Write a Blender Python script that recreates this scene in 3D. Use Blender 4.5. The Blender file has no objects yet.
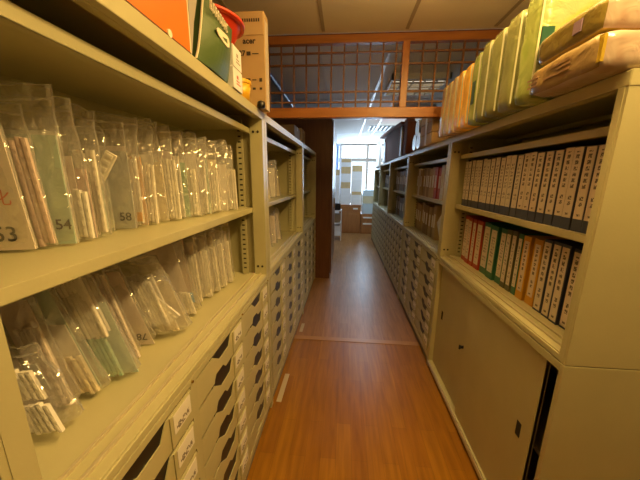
import bpy, math, random
from mathutils import Matrix, Vector, noise
C = bpy.context.scene
COL = C.collection
PI = math.pi

# ------------------------------------------------------------------ materials
def mat(name, color, rough=0.5, metal=0.0, spec=0.5, var=0.0, vscale=6.0, bump=0.0, bscale=60.0, emis=None, estr=0.0, trans=0.0):
    m = bpy.data.materials.new(name); m.use_nodes = True
    nt = m.node_tree; b = nt.nodes['Principled BSDF']
    b.inputs['Base Color'].default_value = (*color, 1)
    b.inputs['Roughness'].default_value = rough
    b.inputs['Metallic'].default_value = metal
    b.inputs['Specular IOR Level'].default_value = spec
    tc = nt.nodes.new('ShaderNodeTexCoord')
    if var > 0:
        n = nt.nodes.new('ShaderNodeTexNoise'); n.inputs['Scale'].default_value = vscale; n.inputs['Detail'].default_value = 5
        nt.links.new(tc.outputs['Object'], n.inputs['Vector'])
        r = nt.nodes.new('ShaderNodeValToRGB')
        r.color_ramp.elements[0].position = 0.3; r.color_ramp.elements[1].position = 0.7
        r.color_ramp.elements[0].color = (*[c * (1 - var) for c in color], 1)
        r.color_ramp.elements[1].color = (*[min(1, c * (1 + var)) for c in color], 1)
        nt.links.new(n.outputs['Fac'], r.inputs['Fac']); nt.links.new(r.outputs['Color'], b.inputs['Base Color'])
    if bump > 0:
        n2 = nt.nodes.new('ShaderNodeTexNoise'); n2.inputs['Scale'].default_value = bscale; n2.inputs['Detail'].default_value = 3
        nt.links.new(tc.outputs['Object'], n2.inputs['Vector'])
        bp = nt.nodes.new('ShaderNodeBump'); bp.inputs['Strength'].default_value = bump; bp.inputs['Distance'].default_value = 0.01
        nt.links.new(n2.outputs['Fac'], bp.inputs['Height']); nt.links.new(bp.outputs['Normal'], b.inputs['Normal'])
    if emis:
        b.inputs['Emission Color'].default_value = (*emis, 1); b.inputs['Emission Strength'].default_value = estr
    if trans:
        b.inputs['Transmission Weight'].default_value = trans
    return m

def wood(name, c1, c2, rough=0.4, axis='Z', scale=3.0):
    m = bpy.data.materials.new(name); m.use_nodes = True
    nt = m.node_tree; b = nt.nodes['Principled BSDF']; b.inputs['Roughness'].default_value = rough
    tc = nt.nodes.new('ShaderNodeTexCoord'); mp = nt.nodes.new('ShaderNodeMapping')
    s = {'X': (0.12, 1, 1), 'Y': (1, 0.12, 1), 'Z': (1, 1, 0.12)}[axis]
    mp.inputs['Scale'].default_value = [k * scale * 6 for k in s]
    nt.links.new(tc.outputs['Object'], mp.inputs['Vector'])
    n = nt.nodes.new('ShaderNodeTexNoise'); n.inputs['Scale'].default_value = 1.6; n.inputs['Detail'].default_value = 6; n.inputs['Distortion'].default_value = 0.6
    nt.links.new(mp.outputs['Vector'], n.inputs['Vector'])
    r = nt.nodes.new('ShaderNodeValToRGB'); r.color_ramp.elements[0].color = (*c1, 1); r.color_ramp.elements[1].color = (*c2, 1)
    r.color_ramp.elements[0].position = .3; r.color_ramp.elements[1].position = .7
    nt.links.new(n.outputs['Fac'], r.inputs['Fac']); nt.links.new(r.outputs['Color'], b.inputs['Base Color'])
    return m

def floor_mat(name, ca, cb, rough):
    m = bpy.data.materials.new(name); m.use_nodes = True
    nt = m.node_tree; b = nt.nodes['Principled BSDF']; b.inputs['Roughness'].default_value = rough
    b.inputs['Specular IOR Level'].default_value = 0.35
    tc = nt.nodes.new('ShaderNodeTexCoord'); mp = nt.nodes.new('ShaderNodeMapping')
    mp.inputs['Rotation'].default_value = (0, 0, PI / 2)
    nt.links.new(tc.outputs['Object'], mp.inputs['Vector'])
    br = nt.nodes.new('ShaderNodeTexBrick'); br.offset = 0.37
    br.inputs['Scale'].default_value = 1.0; br.inputs['Brick Width'].default_value = 0.62; br.inputs['Row Height'].default_value = 0.085
    br.inputs['Mortar Size'].default_value = 0.0009; br.inputs['Mortar Smooth'].default_value = 0.3; br.inputs['Bias'].default_value = 0.0
    br.inputs['Color1'].default_value = (*ca, 1); br.inputs['Color2'].default_value = (*cb, 1)
    br.inputs['Mortar'].default_value = (*[c * 0.6 for c in ca], 1)
    nt.links.new(mp.outputs['Vector'], br.inputs['Vector'])
    m2 = nt.nodes.new('ShaderNodeMapping'); m2.inputs['Scale'].default_value = (26, 2.2, 1)
    nt.links.new(tc.outputs['Object'], m2.inputs['Vector'])
    n = nt.nodes.new('ShaderNodeTexNoise'); n.inputs['Scale'].default_value = 1.5; n.inputs['Detail'].default_value = 6; n.inputs['Distortion'].default_value = .4
    nt.links.new(m2.outputs['Vector'], n.inputs['Vector'])
    r = nt.nodes.new('ShaderNodeValToRGB'); r.color_ramp.elements[0].color = (.62, .6, .58, 1); r.color_ramp.elements[1].color = (1.12, 1.1, 1.05, 1)
    r.color_ramp.elements[0].position = .25; r.color_ramp.elements[1].position = .75
    nt.links.new(n.outputs['Fac'], r.inputs['Fac'])
    mx = nt.nodes.new('ShaderNodeMix'); mx.data_type = 'RGBA'; mx.blend_type = 'MULTIPLY'; mx.inputs[0].default_value = 0.85
    nt.links.new(br.outputs['Color'], mx.inputs[6]); nt.links.new(r.outputs['Color'], mx.inputs[7])
    nt.links.new(mx.outputs[2], b.inputs['Base Color'])
    n3 = nt.nodes.new('ShaderNodeTexNoise'); n3.inputs['Scale'].default_value = 5
    nt.links.new(tc.outputs['Object'], n3.inputs['Vector'])
    mr = nt.nodes.new('ShaderNodeMapRange'); mr.inputs['To Min'].default_value = rough - .07; mr.inputs['To Max'].default_value = rough + .08
    nt.links.new(n3.outputs['Fac'], mr.inputs['Value']); nt.links.new(mr.outputs['Result'], b.inputs['Roughness'])
    return m

def film_mat(name, tint=(1, 1, 1), haze=0.1, gloss=1.0):
    """clear polythene: mostly see-through, a little milky, glossy on its creases"""
    m = bpy.data.materials.new(name); m.use_nodes = True
    nt = m.node_tree; nt.nodes.clear()
    out = nt.nodes.new('ShaderNodeOutputMaterial')
    tr = nt.nodes.new('ShaderNodeBsdfTransparent'); tr.inputs['Color'].default_value = (*tint, 1)
    df = nt.nodes.new('ShaderNodeBsdfTranslucent'); df.inputs['Color'].default_value = (1, .98, .94, 1)
    d2 = nt.nodes.new('ShaderNodeBsdfDiffuse'); d2.inputs['Color'].default_value = (1, .98, .94, 1)
    ad = nt.nodes.new('ShaderNodeMixShader'); ad.inputs[0].default_value = .5
    gl = nt.nodes.new('ShaderNodeBsdfGlossy'); gl.inputs['Roughness'].default_value = 0.07; gl.inputs['Color'].default_value = (1, 1, 1, 1)
    lw = nt.nodes.new('ShaderNodeLayerWeight'); lw.inputs['Blend'].default_value = .25
    mul = nt.nodes.new('ShaderNodeMapRange'); mul.inputs['To Min'].default_value = .12 * gloss; mul.inputs['To Max'].default_value = .4 * gloss
    tc = nt.nodes.new('ShaderNodeTexCoord'); n = nt.nodes.new('ShaderNodeTexNoise'); n.inputs['Scale'].default_value = 14; n.inputs['Detail'].default_value = 2
    nt.links.new(tc.outputs['Object'], n.inputs['Vector'])
    wv = nt.nodes.new('ShaderNodeMix'); wv.data_type = 'RGBA'; wv.inputs[0].default_value = .06
    nt.links.new(tc.outputs['Object'], wv.inputs[6]); nt.links.new(n.outputs['Color'], wv.inputs[7])
    mp = nt.nodes.new('ShaderNodeMapping'); mp.inputs['Scale'].default_value = (1, 1, .45)
    nt.links.new(wv.outputs[2], mp.inputs['Vector'])
    vo = nt.nodes.new('ShaderNodeTexVoronoi'); vo.feature = 'DISTANCE_TO_EDGE'; vo.inputs['Scale'].default_value = 24
    nt.links.new(mp.outputs['Vector'], vo.inputs['Vector'])
    bp = nt.nodes.new('ShaderNodeBump'); bp.inputs['Strength'].default_value = .9; bp.inputs['Distance'].default_value = .03
    nt.links.new(vo.outputs['Distance'], bp.inputs['Height'])
    nt.links.new(bp.outputs['Normal'], gl.inputs['Normal'])
    m1 = nt.nodes.new('ShaderNodeMixShader'); m1.inputs[0].default_value = haze
    nt.links.new(df.outputs[0], ad.inputs[1]); nt.links.new(d2.outputs[0], ad.inputs[2])
    nt.links.new(tr.outputs[0], m1.inputs[1]); nt.links.new(ad.outputs[0], m1.inputs[2])
    m2 = nt.nodes.new('ShaderNodeMixShader')
    nt.links.new(lw.outputs['Facing'], mul.inputs['Value']); nt.links.new(mul.outputs[0], m2.inputs[0])
    nt.links.new(m1.outputs[0], m2.inputs[1]); nt.links.new(gl.outputs[0], m2.inputs[2])
    nt.links.new(m2.outputs[0], out.inputs['Surface'])
    return m

def script_mat(name, base, ink, rows, width=0.3, thresh=0.5, hi=0.93, lo=0.1, axes=('Y', 'Z'), density=1.0):
    """a paper label printed with a column of small characters (generated coordinates of the label itself)"""
    m = bpy.data.materials.new(name); m.use_nodes = True
    nt = m.node_tree; b = nt.nodes['Principled BSDF']; b.inputs['Roughness'].default_value = .55
    tc = nt.nodes.new('ShaderNodeTexCoord'); sp = nt.nodes.new('ShaderNodeSeparateXYZ')
    nt.links.new(tc.outputs['Generated'], sp.inputs[0])
    def M(op, a, bb=None, cc=None):
        x = nt.nodes.new('ShaderNodeMath'); x.operation = op
        for i, v in enumerate((a, bb, cc)):
            if v is None: continue
            if isinstance(v, (int, float)): x.inputs[i].default_value = v
            else: nt.links.new(v, x.inputs[i])
        return x.outputs[0]
    u, v = sp.outputs[axes[0]], sp.outputs[axes[1]]
    fr = M('FRACT', M('MULTIPLY', v, rows))
    r1 = M('LESS_THAN', M('ABSOLUTE', M('SUBTRACT', fr, .5)), .34)
    c1 = M('LESS_THAN', M('ABSOLUTE', M('SUBTRACT', u, .5)), width)
    rng = M('MULTIPLY', M('LESS_THAN', v, hi), M('GREATER_THAN', v, lo))
    n = nt.nodes.new('ShaderNodeTexNoise'); n.inputs['Scale'].default_value = 150 * density; n.inputs['Detail'].default_value = 2
    nt.links.new(tc.outputs['Object'], n.inputs['Vector'])
    nz = M('GREATER_THAN', n.outputs['Fac'], thresh)
    rr = nt.nodes.new('ShaderNodeTexWhiteNoise'); rr.noise_dimensions = '1D'
    nt.links.new(M('FLOOR', M('MULTIPLY', v, rows)), rr.inputs['W'])
    keep = M('GREATER_THAN', rr.outputs['Value'], .18)
    f = M('MULTIPLY', M('MULTIPLY', r1, c1), M('MULTIPLY', M('MULTIPLY', nz, keep), rng))
    mx = nt.nodes.new('ShaderNodeMix'); mx.data_type = 'RGBA'
    nt.links.new(f, mx.inputs[0]); mx.inputs[6].default_value = (*base, 1); mx.inputs[7].default_value = (*ink, 1)
    nt.links.new(mx.outputs[2], b.inputs['Base Color'])
    return m

def print_mat(name, cols, scale, rough=.25, wrap=True):
    """printed plastic wrapper: blobs of several inks"""
    m = bpy.data.materials.new(name); m.use_nodes = True
    nt = m.node_tree; b = nt.nodes['Principled BSDF']; b.inputs['Roughness'].default_value = rough
    b.inputs['Coat Weight'].default_value = .5; b.inputs['Coat Roughness'].default_value = .12
    tc = nt.nodes.new('ShaderNodeTexCoord'); n = nt.nodes.new('ShaderNodeTexNoise')
    n.inputs['Scale'].default_value = scale; n.inputs['Detail'].default_value = 1.5; n.inputs['Distortion'].default_value = .5
    nt.links.new(tc.outputs['Object'], n.inputs['Vector'])
    r = nt.nodes.new('ShaderNodeValToRGB'); r.color_ramp.interpolation = 'EASE'
    while len(r.color_ramp.elements) < len(cols): r.color_ramp.elements.new(.5)
    for i, c in enumerate(cols):
        r.color_ramp.elements[i].position = .3 + .4 * i / max(1, len(cols) - 1); r.color_ramp.elements[i].color = (*c, 1)
    nt.links.new(n.outputs['Fac'], r.inputs['Fac']); nt.links.new(r.outputs['Color'], b.inputs['Base Color'])
    n2 = nt.nodes.new('ShaderNodeTexNoise'); n2.inputs['Scale'].default_value = 18; n2.inputs['Detail'].default_value = 3; n2.inputs['Distortion'].default_value = 1
    nt.links.new(tc.outputs['Object'], n2.inputs['Vector'])
    bp = nt.nodes.new('ShaderNodeBump'); bp.inputs['Strength'].default_value = .5; bp.inputs['Distance'].default_value = .01
    nt.links.new(n2.outputs['Fac'], bp.inputs['Height']); nt.links.new(bp.outputs['Normal'], b.inputs['Normal'])
    return m

PAINT = mat('cabinet_paint', (.48, .45, .25), .38, var=.05, vscale=5, bump=.03, bscale=120)
PAINT_IN = mat('inner_paint', (.42, .39, .23), .5, var=.05, vscale=5)
TRACK = mat('track_metal', (.62, .56, .38), .28, metal=.4)
DARK = mat('dark_slot', (.015, .013, .01), .7)
BRASS = mat('lock_brass', (.6, .45, .18), .25, metal=1)
LABEL = script_mat('drawer_label_print', (.8, .77, .68), (.22, .19, .16), 2, .38, .47, .95, .05, density=.8)
FLOOR_A = floor_mat('oak_floor', (.35, .155, .009), (.29, .12, .007), .32)
FLOOR_B = floor_mat('far_oak_floor', (.38, .19, .07), (.32, .155, .05), .33)
ORWOOD = wood('orange_wood', (.36, .13, .03), (.48, .19, .045), .35, 'X')
ORWOOD_Z = wood('orange_wood_upright', (.36, .13, .03), (.48, .19, .045), .35, 'Z')
LATT = wood('lattice_wood', (.16, .065, .022), (.22, .09, .03), .5, 'Z')
DKWOOD = wood('dark_wood', (.11, .042, .016), (.165, .066, .027), .35, 'Z')
MIDWOOD = wood('pedestal_wood', (.34, .14, .045), (.42, .18, .06), .4, 'Z')
WALL = mat('wall_paint', (.38, .35, .30), .8, var=.03, vscale=2)
CEIL = mat('ceiling_board', (.82, .76, .62), .85, var=.03, vscale=2)
CEIL_B = mat('far_ceiling_board', (.85, .86, .86), .8, var=.03, vscale=1.2)
SEAM = mat('ceiling_bar', (.45, .38, .28), .6)
WHITE = mat('white_card', (.8, .8, .78), .5, var=.03)
WMETAL = mat('white_metal', (.78, .8, .82), .4)
BLACK = mat('black_plastic', (.012, .012, .012), .35)
FILM = film_mat('clear_film', haze=.16, gloss=1.0)
FILM_MILK = film_mat('milky_film', haze=.25, gloss=1.0)
SEAL = film_mat('sealed_film', haze=.34, gloss=1.0)
KRAFT = mat('kraft_card', (.52, .36, .17), .7, var=.05, vscale=8)
PAPER = {
    'white': mat('paper_white', (.82, .79, .72), .65, var=.04, vscale=20),
    'pink': mat('paper_pink', (.74, .66, .6), .65, var=.05, vscale=20),
    'rose': mat('paper_rose', (.68, .54, .49), .6, var=.06, vscale=20),
    'teal': mat('paper_teal', (.52, .66, .58), .65, var=.05, vscale=20),
    'green': mat('paper_green', (.42, .62, .48), .6, var=.05, vscale=20),
    'grey': mat('paper_grey', (.46, .47, .45), .65, var=.05, vscale=20),
    'cream': mat('paper_cream', (.74, .66, .48), .65, var=.05, vscale=20),
    'orange': mat('paper_orange', (.75, .48, .25), .6, var=.05, vscale=20),
    'blue': mat('paper_blue', (.28, .42, .58), .6, var=.05, vscale=20),
}
STRIP = mat('strip_plastic', (.84, .8, .7), .35, var=.06, vscale=45)
INK = mat('marker_ink', (.04, .04, .05), .6)
REDINK = mat('red_ink', (.62, .12, .08), .6)

# ------------------------------------------------------------------ mesh helpers
class MB:
    def __init__(s): s.v = []; s.f = []; s.mi = []
    def quad_faces(s, faces, base, mi):
        for f in faces: s.f.append([base + i for i in f]); s.mi.append(mi)
    def box(s, x0, x1, y0, y1, z0, z1, mi=0, M=None):
        b = len(s.v)
        p = [(x0, y0, z0), (x1, y0, z0), (x1, y1, z0), (x0, y1, z0), (x0, y0, z1), (x1, y0, z1), (x1, y1, z1), (x0, y1, z1)]
        if M: p = [tuple(M @ Vector(q)) for q in p]
        s.v += p
        s.quad_faces([(0, 3, 2, 1), (4, 5, 6, 7), (0, 1, 5, 4), (1, 2, 6, 5), (2, 3, 7, 6), (3, 0, 4, 7)], b, mi)
        return s
    def prism(s, pts, axis, a0, a1, mi=0):
        """pts: 2D outline counter-clockwise, extruded along axis 'x','y' or 'z' between a0 and a1"""
        def P(p, a): return {'x': (a, p[0], p[1]), 'y': (p[0], a, p[1]), 'z': (p[0], p[1], a)}[axis]
        b = len(s.v); n = len(pts)
        s.v += [P(p, a0) for p in pts] + [P(p, a1) for p in pts]
        s.f.append([b + i for i in reversed(range(n))]); s.f.append([b + n + i for i in range(n)]); s.mi += [mi, mi]
        for i in range(n):
            j = (i + 1) % n
            s.f.append([b + i, b + j, b + n + j, b + n + i]); s.mi.append(mi)
        return s
    def cyl(s, p, axis, r, L, n=16, mi=0, r2=None):
        r2 = r if r2 is None else r2; b = len(s.v)
        for k, rr in ((0, r), (1, r2)):
            for i in range(n):
                a = 2 * PI * i / n; c, d = rr * math.cos(a), rr * math.sin(a); l = k * L
                s.v.append({'x': (p[0] + l, p[1] + c, p[2] + d), 'y': (p[0] + c, p[1] + l, p[2] + d), 'z': (p[0] + c, p[1] + d, p[2] + l)}[axis])
        s.f.append([b + i for i in reversed(range(n))]); s.f.append([b + n + i for i in range(n)]); s.mi += [mi, mi]
        for i in range(n):
            j = (i + 1) % n; s.f.append([b + i, b + j, b + n + j, b + n + i]); s.mi.append(mi)
        return s
    def lathe(s, prof, n=28, mi=0, M=None):
        b = len(s.v)
        for r, z in prof:
            for i in range(n):
                a = 2 * PI * i / n; q = Vector((r * math.cos(a), r * math.sin(a), z)); s.v.append(tuple(M @ q if M else q))
        for k in range(len(prof) - 1):
            for i in range(n):
                j = (i + 1) % n
                s.f.append([b + k * n + i, b + k * n + j, b + (k + 1) * n + j, b + (k + 1) * n + i]); s.mi.append(mi)
        return s
    def mesh(s, name, mats):
        me = bpy.data.meshes.new(name); me.from_pydata(s.v, [], s.f)
        for m in (mats if isinstance(mats, (list, tuple)) else [mats]): me.materials.append(m)
        me.polygons.foreach_set('material_index', s.mi); me.validate(); me.update()
        return me

import bmesh
def fixn(me):
    bm = bmesh.new(); bm.from_mesh(me); bmesh.ops.recalc_face_normals(bm, faces=bm.faces); bm.to_mesh(me); bm.free()
def link(name, me, parent=None, loc=(0, 0, 0), rot=(0, 0, 0), bevel=0, smooth=False, label=None):
    o = bpy.data.objects.new(name, me); COL.objects.link(o)
    o.location = loc; o.rotation_euler = rot
    if parent: o.parent = parent
    if bevel:
        b = o.modifiers.new('bevel', 'BEVEL'); b.width = bevel; b.segments = 2; b.limit_method = 'ANGLE'; b.angle_limit = 1.0
    if smooth:
        for p in me.polygons: p.use_smooth = True
    if label: o['label'] = label
    return o
def part(name, mb, mats, parent=None, **k):
    me = mb.mesh(name, mats); fixn(me)
    return link(name, me, parent, **k)
def tag(o, label, cat, group=None):
    o['label'] = label; o['category'] = cat
    if group: o['group'] = group
    return o
def thing(name, label, cat, loc=(0, 0, 0), rz=0, group=None):
    o = bpy.data.objects.new(name, None); COL.objects.link(o); o.location = loc; o.rotation_euler = (0, 0, rz)
    o.empty_display_size = .1
    return tag(o, label, cat, group)
def struct(name, mb, m, **k):
    o = part(name, mb, m, **k); o['kind'] = 'structure'; return o
def text(name, s, size, m, parent, loc, rot, label=None, align='CENTER', bold=0.0, sx=1.0):
    cu = bpy.data.curves.new(name, 'FONT'); cu.body = s; cu.size = size; cu.align_x = align; cu.align_y = 'CENTER'; cu.offset = bold; cu.resolution_u = 3
    t = bpy.data.objects.new(name, cu); COL.objects.link(t)
    bpy.context.view_layer.update()
    me = bpy.data.meshes.new_from_object(t.evaluated_get(bpy.context.evaluated_depsgraph_get()))
    bpy.data.objects.remove(t); bpy.data.curves.remove(cu)
    me.materials.clear(); me.materials.append(m)
    o = link(name, me, parent, loc, rot, label=label); o.scale = (sx, 1, 1)
    return o
ORD = ['first', 'second', 'third', 'fourth', 'fifth', 'sixth', 'seventh', 'eighth', 'ninth', 'tenth', 'eleventh', 'twelfth', 'thirteenth', 'fourteenth',
       'fifteenth', 'sixteenth', 'seventeenth', 'eighteenth', 'nineteenth', 'twentieth', 'twenty-first', 'twenty-second', 'twenty-third', 'twenty-fourth']

# ------------------------------------------------------------------ camera
R = [[.996448964805623, .08339569428721112, .01160253042040229], [.029395998205309602, -.21543887690862873, -.9760747745976546], [-.07890079738073484, .9729497666841298, -.21712534555408655]]
cd = bpy.data.cameras.new('camera'); cam = bpy.data.objects.new('camera', cd); COL.objects.link(cam)
M = Matrix(((R[0][0], -R[1][0], -R[2][0], 0), (R[0][1], -R[1][1], -R[2][1], 0), (R[0][2], -R[1][2], -R[2][2], 1.5), (0, 0, 0, 1)))
cam.matrix_world = M
cd.sensor_width = 36; cd.lens = 280 / 640 * 36; cd.clip_start = .02
C.camera = cam

# ------------------------------------------------------------------ the room
H = 2.555
YP = 2.40          # the wall line of the lattice
XW0, XW1, YB, YF = -1.45, 1.42, -2.2, 9.3
struct('floor', MB().box(XW0, XW1, YB, YP - .03, -.05, 0), FLOOR_A)
ff = struct('floor_far', MB().box(XW0, XW1, YP + .03, YF, -.05, 0), FLOOR_B)
struct('trim_1', MB().box(XW0, XW1, YP - .03, YP + .03, -.05, .004), mat('threshold_wood', (.38, .19, .05), .35, var=.08))
struct('ceiling', MB().box(XW0, XW1, YB, YP - .02, H, H + .05), CEIL)
struct('ceiling_far', MB().box(XW0, XW1, YP + .02, YF, H, H + .05), CEIL_B)
for i, x in enumerate((-.79, -.183, .421, 1.03)):
    struct('trim_%d' % (2 + i), MB().box(x - .012, x + .012, YB, YP - .06, H - .004, H), SEAM)
for i, y in enumerate((1.15, 1.76)):
    struct('trim_%d' % (6 + i), MB().box(XW0, XW1, y - .012, y + .012, H - .004, H), SEAM)
struct('wall_left', MB().box(XW0 - .05, XW0, YB, YF, 0, H), WALL)
struct('wall_right', MB().box(XW1, XW1 + .05, YB, YF, 0, H), WALL)
struct('wall_back', MB().box(XW0, XW1, YB - .05, YB, 0, H), WALL)
# far wall with the windows
FW = MB(); FW.box(XW0, XW1, YF, YF + .12, 0, .98); FW.box(XW0, -.62, YF, YF + .12, .98, H); FW.box(1.36, XW1, YF, YF + .12, .98, H); FW.box(-.62, 1.36, YF, YF + .12, 2.53, H)
struct('wall_far', FW, WALL)
WINW = mat('window_frame_wood', (.42, .36, .30), .5)
fr = MB()
z0, z1 = .98, 2.53
for x in (-.6, -.13, .715, 1.34): fr.box(x - .035, x + .035, YF - .02, YF + .08, z0, z1)
for z in (z0 + .025, 2.06, z1 - .015): fr.box(-.62, 1.36, YF - .03, YF + .09, z - (.055 if abs(z - 2.06) < .01 else .025), z + (.055 if abs(z - 2.06) < .01 else .015))
wf = struct('window_1', fr, WINW, bevel=.004)
GL = film_mat('window_glass', (1, 1, 1), haze=0.0, gloss=.5)
pane = part('window_pane', MB().box(-.6, 1.34, YF + .03, YF + .034, z0, z1), GL, wf)

# ceiling seams of the far room
for i, x in enumerate((-.24, .36, .66)):
    struct('trim_%d' % (8 + i), MB().box(x - .014, x + .014, YP + .3, YF - .02, H - .005, H), WMETAL)
for i, y in enumerate((4.2, 5.5, 7.2)):
    struct('trim_%d' % (11 + i), MB().box(XW0, XW1, y - .012, y + .012, H - .005, H), WMETAL)

# the lattice transom over the aisle
lt = thing('lattice_transom', 'orange wooden lattice transom spanning the aisle below the ceiling', 'transom', (0, YP, 0))
part('top_rail', MB().box(XW0, XW1, -.025, .025, 2.49, 2.545), ORWOOD, lt, bevel=.003)
part('bottom_rail', MB().box(XW0, XW1, -.03, .03, 1.966, 2.04), ORWOOD, lt, bevel=.003)
part('centre_post', MB().box(.408, .459, -.028, .028, 2.04, 2.49), ORWOOD_Z, lt, bevel=.003)
x = -1.39
while x < 1.4:
    if not (.37 < x < .5):
        part('upright_bar', MB().box(x - .006, x + .006, -.008, .008, 2.04, 2.49), LATT, lt)
    x += .0975
for z in (2.43, 2.348, 2.156, 2.082):
    part('cross_bar', MB().box(XW0, XW1, -.011, .005, z - .006, z + .006), LATT, lt)
part('dark_gap_strip', MB().box(XW0, XW1, -.02, .02, 2.545, 2.5545), DKWOOD, lt)

# dark wardrobes left of the far aisle, closing the left row
w = thing('wardrobe', 'tall dark brown wooden wardrobe closing the left cabinet row', 'wardrobe', (-.18, 4.05, 0))
part('carcass', MB().box(-1.22, 0, 0, 1.5, .0, 2.31), DKWOOD, w, bevel=.004)
part('door', MB().box(0.0, .02, .02, .74, .08, 2.27), DKWOOD, w, bevel=.003)
part('door', MB().box(0.0, .02, .76, 1.48, .08, 2.27), DKWOOD, w, bevel=.003)
part('handle', MB().box(.02, .035, .70, .72, 1.0, 1.16), BRASS, w)
part('handle', MB().box(.02, .035, .78, .80, 1.0, 1.16), BRASS, w)

# ------------------------------------------------------------------ steel cabinets (front faces local +x, runs along local +y)
LH, DEP = .915, .45
def drawer_meshes(wd, ht, notch=(.30, .68), nd=.040):
    a, b = wd * notch[0], wd * notch[1]; c = a + (b - a) * .62
    pts = [(0, 0), (a - .004, 0), (a, .012), (a + .012, .026), (c - .02, .022), (c, 0), (wd, 0), (wd, ht), (b + .006, ht), (b, ht - .006), (b - .022, ht - nd), (a + (b - a) * .32, ht - nd), (a + .004, ht - .008), (a - .006, ht), (0, ht)]
    mb = MB().prism(pts, 'x', -.0045, -.002)
    mb.box(-.003, .0015, b + .018, wd - .002, .003, ht - .003)       # raised label holder plate
    mb.box(-.40, -.05, .01, wd - .01, .004, .01)
    mb.box(-.40, -.0045, .006, .010, .01, ht - .03); mb.box(-.40, -.0045, wd - .010, wd - .006, .01, ht - .03)
    d = mb.mesh('drawer', PAINT); fixn(d)
    lw = wd * .21; ly = (b + .018 + wd) / 2
    l = MB().box(.0015, .003, ly - lw / 2, ly + lw / 2, ht * .36, ht * .93).mesh('drawer_label', LABEL)
    p = MB().prism([(a - .012, ht - .014), (a + (b - a) * .3, ht - nd - .008), (b - .016, ht - nd - .008), (b + .008, ht - .008), (b + .008, ht + .004), (c + .004, ht + .008), (c - .012, ht + .034), (a + .004, ht + .036), (a - .012, ht + .014)], 'x', -.012, -.006).mesh('notch_plate', BLACK)  # black plate filling the notch in the drawer front
    q = MB().prism([(a - .012, ht - .014), (a + (b - a) * .3, ht - nd - .008), (b - .016, ht - nd - .008), (b + .008, ht - .008), (b + .008, ht + .003), (a - .012, ht + .003)], 'x', -.012, -.006).mesh('notch_plate', BLACK)
    fixn(p); fixn(q)
    return d, l, p, q
def lower_cabinet(label, loc, rz, W, cols, rows, group=None, lock=True, notch=(.30, .68)):
    t = thing('drawer_cabinet', label, 'cabinet', loc, rz, group)
    c = MB()
    c.box(-DEP, 0, 0, .02, .0, LH - .002).box(-DEP, 0, W - .02, W, .0, LH - .002).box(-DEP, -DEP + .012, .02, W - .02, .0, LH - .002)
    c.box(-DEP, 0, .02, W - .02, LH - .022, LH - .002).box(-DEP, 0, .02, W - .02, .06, .098)
    m = .022; cw = (W - m * 2) / cols
    for k in range(1, cols): c.box(-.42, -.001, m + k * cw - .016, m + k * cw + .016, .098, LH - .022)
    part('carcass', c, PAINT, t)
    part('plinth', MB().box(-DEP + .02, -.012, .012, W - .012, .0, .06), mat('plinth_paint', (.2, .18, .13), .5) if 'plinth_paint' not in bpy.data.materials else bpy.data.materials['plinth_paint'], t)
    ph = (LH - .022 - .098) / rows
    dm, lm, pm, qm = drawer_meshes(cw - .036, ph - .010, notch=notch)
    for k in range(cols):
        for r in range(rows):
            d = link('drawer', dm, t, (0, m + k * cw + .018, .099 + r * ph))
            link('drawer_label', lm, d); link('notch_plate', qm if r == rows - 1 else pm, d)
        if lock: part('lock', MB().cyl((-.002, m + k * cw + cw - .01, LH - .013), 'x', .0042, .007), BRASS, t)
    return t
def post_hole_discs(t, W, UH, pd, fw):
    for y, s in ((fw, 1), (W - fw, -1)):
        for z in (.075, UH - .1):
            for x in (-pd * .35, -pd * .72):
                part('hole_disc', MB().cyl((x, y - (.0005 if s > 0 else .003), z), 'y', .0065, .0035, 10), DARK, t)  # dark discs stand for the post holes, their shade put in as colour
def upper_unit(label, z, W, UH, shelves, loc, rz, fw=.03, pd=.068, name='shelf_unit', group=None, dep=.45, rec=.07):
    t = thing(name, label, 'shelf unit', (loc[0], loc[1], z), rz, group)
    c = MB()
    c.box(-dep, -.001, 0, .010, 0, UH).box(-dep, -.001, W - .010, W, 0, UH)          # side sheets
    c.box(-dep, -dep + .01, .012, W - .012, .0, UH)                              # back
    c.box(-dep, -.022, 0.001, W - .001, UH - .012, UH + .001)                    # top sheet
    c.box(-.40, -.36, .012, W - .012, UH - .03, UH - .012)
    c.box(-dep, -.001, -.0015, 0, UH - .038, UH + .001).box(-dep, -.001, W, W + .0015, UH - .038, UH + .001)
    part('carcass', c, PAINT, t)
    part('top_rail', MB().box(-.022, 0, 0, W, UH - .038, UH + .001).box(-.045, -.022, fw, W - fw, UH - .038, UH - .030), PAINT, t, bevel=.002)
    for y in (.010, W - fw): part('front_post', MB().box(-pd, 0, y, y + fw - .010, 0.0, UH - .038), PAINT, t)
    post_hole_discs(t, W, UH, pd, fw)
    s = MB().box(-dep + .01, -.004, .012, W - .012, .012, .026)
    s.box(-.006, 0, fw, W - fw, 0, .020)
    part('bottom_board', s, PAINT, t, bevel=.0015)
    for x in (-.034, -.072): part('door_track', MB().box(x - .004, x + .004, fw, W - fw, .026, .034), TRACK, t, bevel=.0015)
    for zs in shelves:
        b = MB().box(-dep + .012, -rec, .014, W - .014, zs - .028, zs)
        part('shelf', MB().box(-dep + .012, -rec - .002, .014, W - .014, zs - .006, zs - .0005).box(-rec - .003, -rec, .014, W - .014, zs - .028, zs).box(-rec - .02, -rec, .014, W - .014, zs - .028, zs - .025), PAINT, t, bevel=.001)
    for y in (.034, W - .042):
        st = MB().box(-.142, -.108, y, y + .008, .028, UH - .04, 0)
        zz = .06
        while zz < UH - .06:
            st.box(-.133, -.117, y - .0006, y + .0086, zz, zz + .008, 1); zz += .028
        part('perforated_strip', st, [PAINT, DARK], t)
    return t

XL, XR = -.435, .73
ZU = .917
UL, UR = .915, .865
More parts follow.
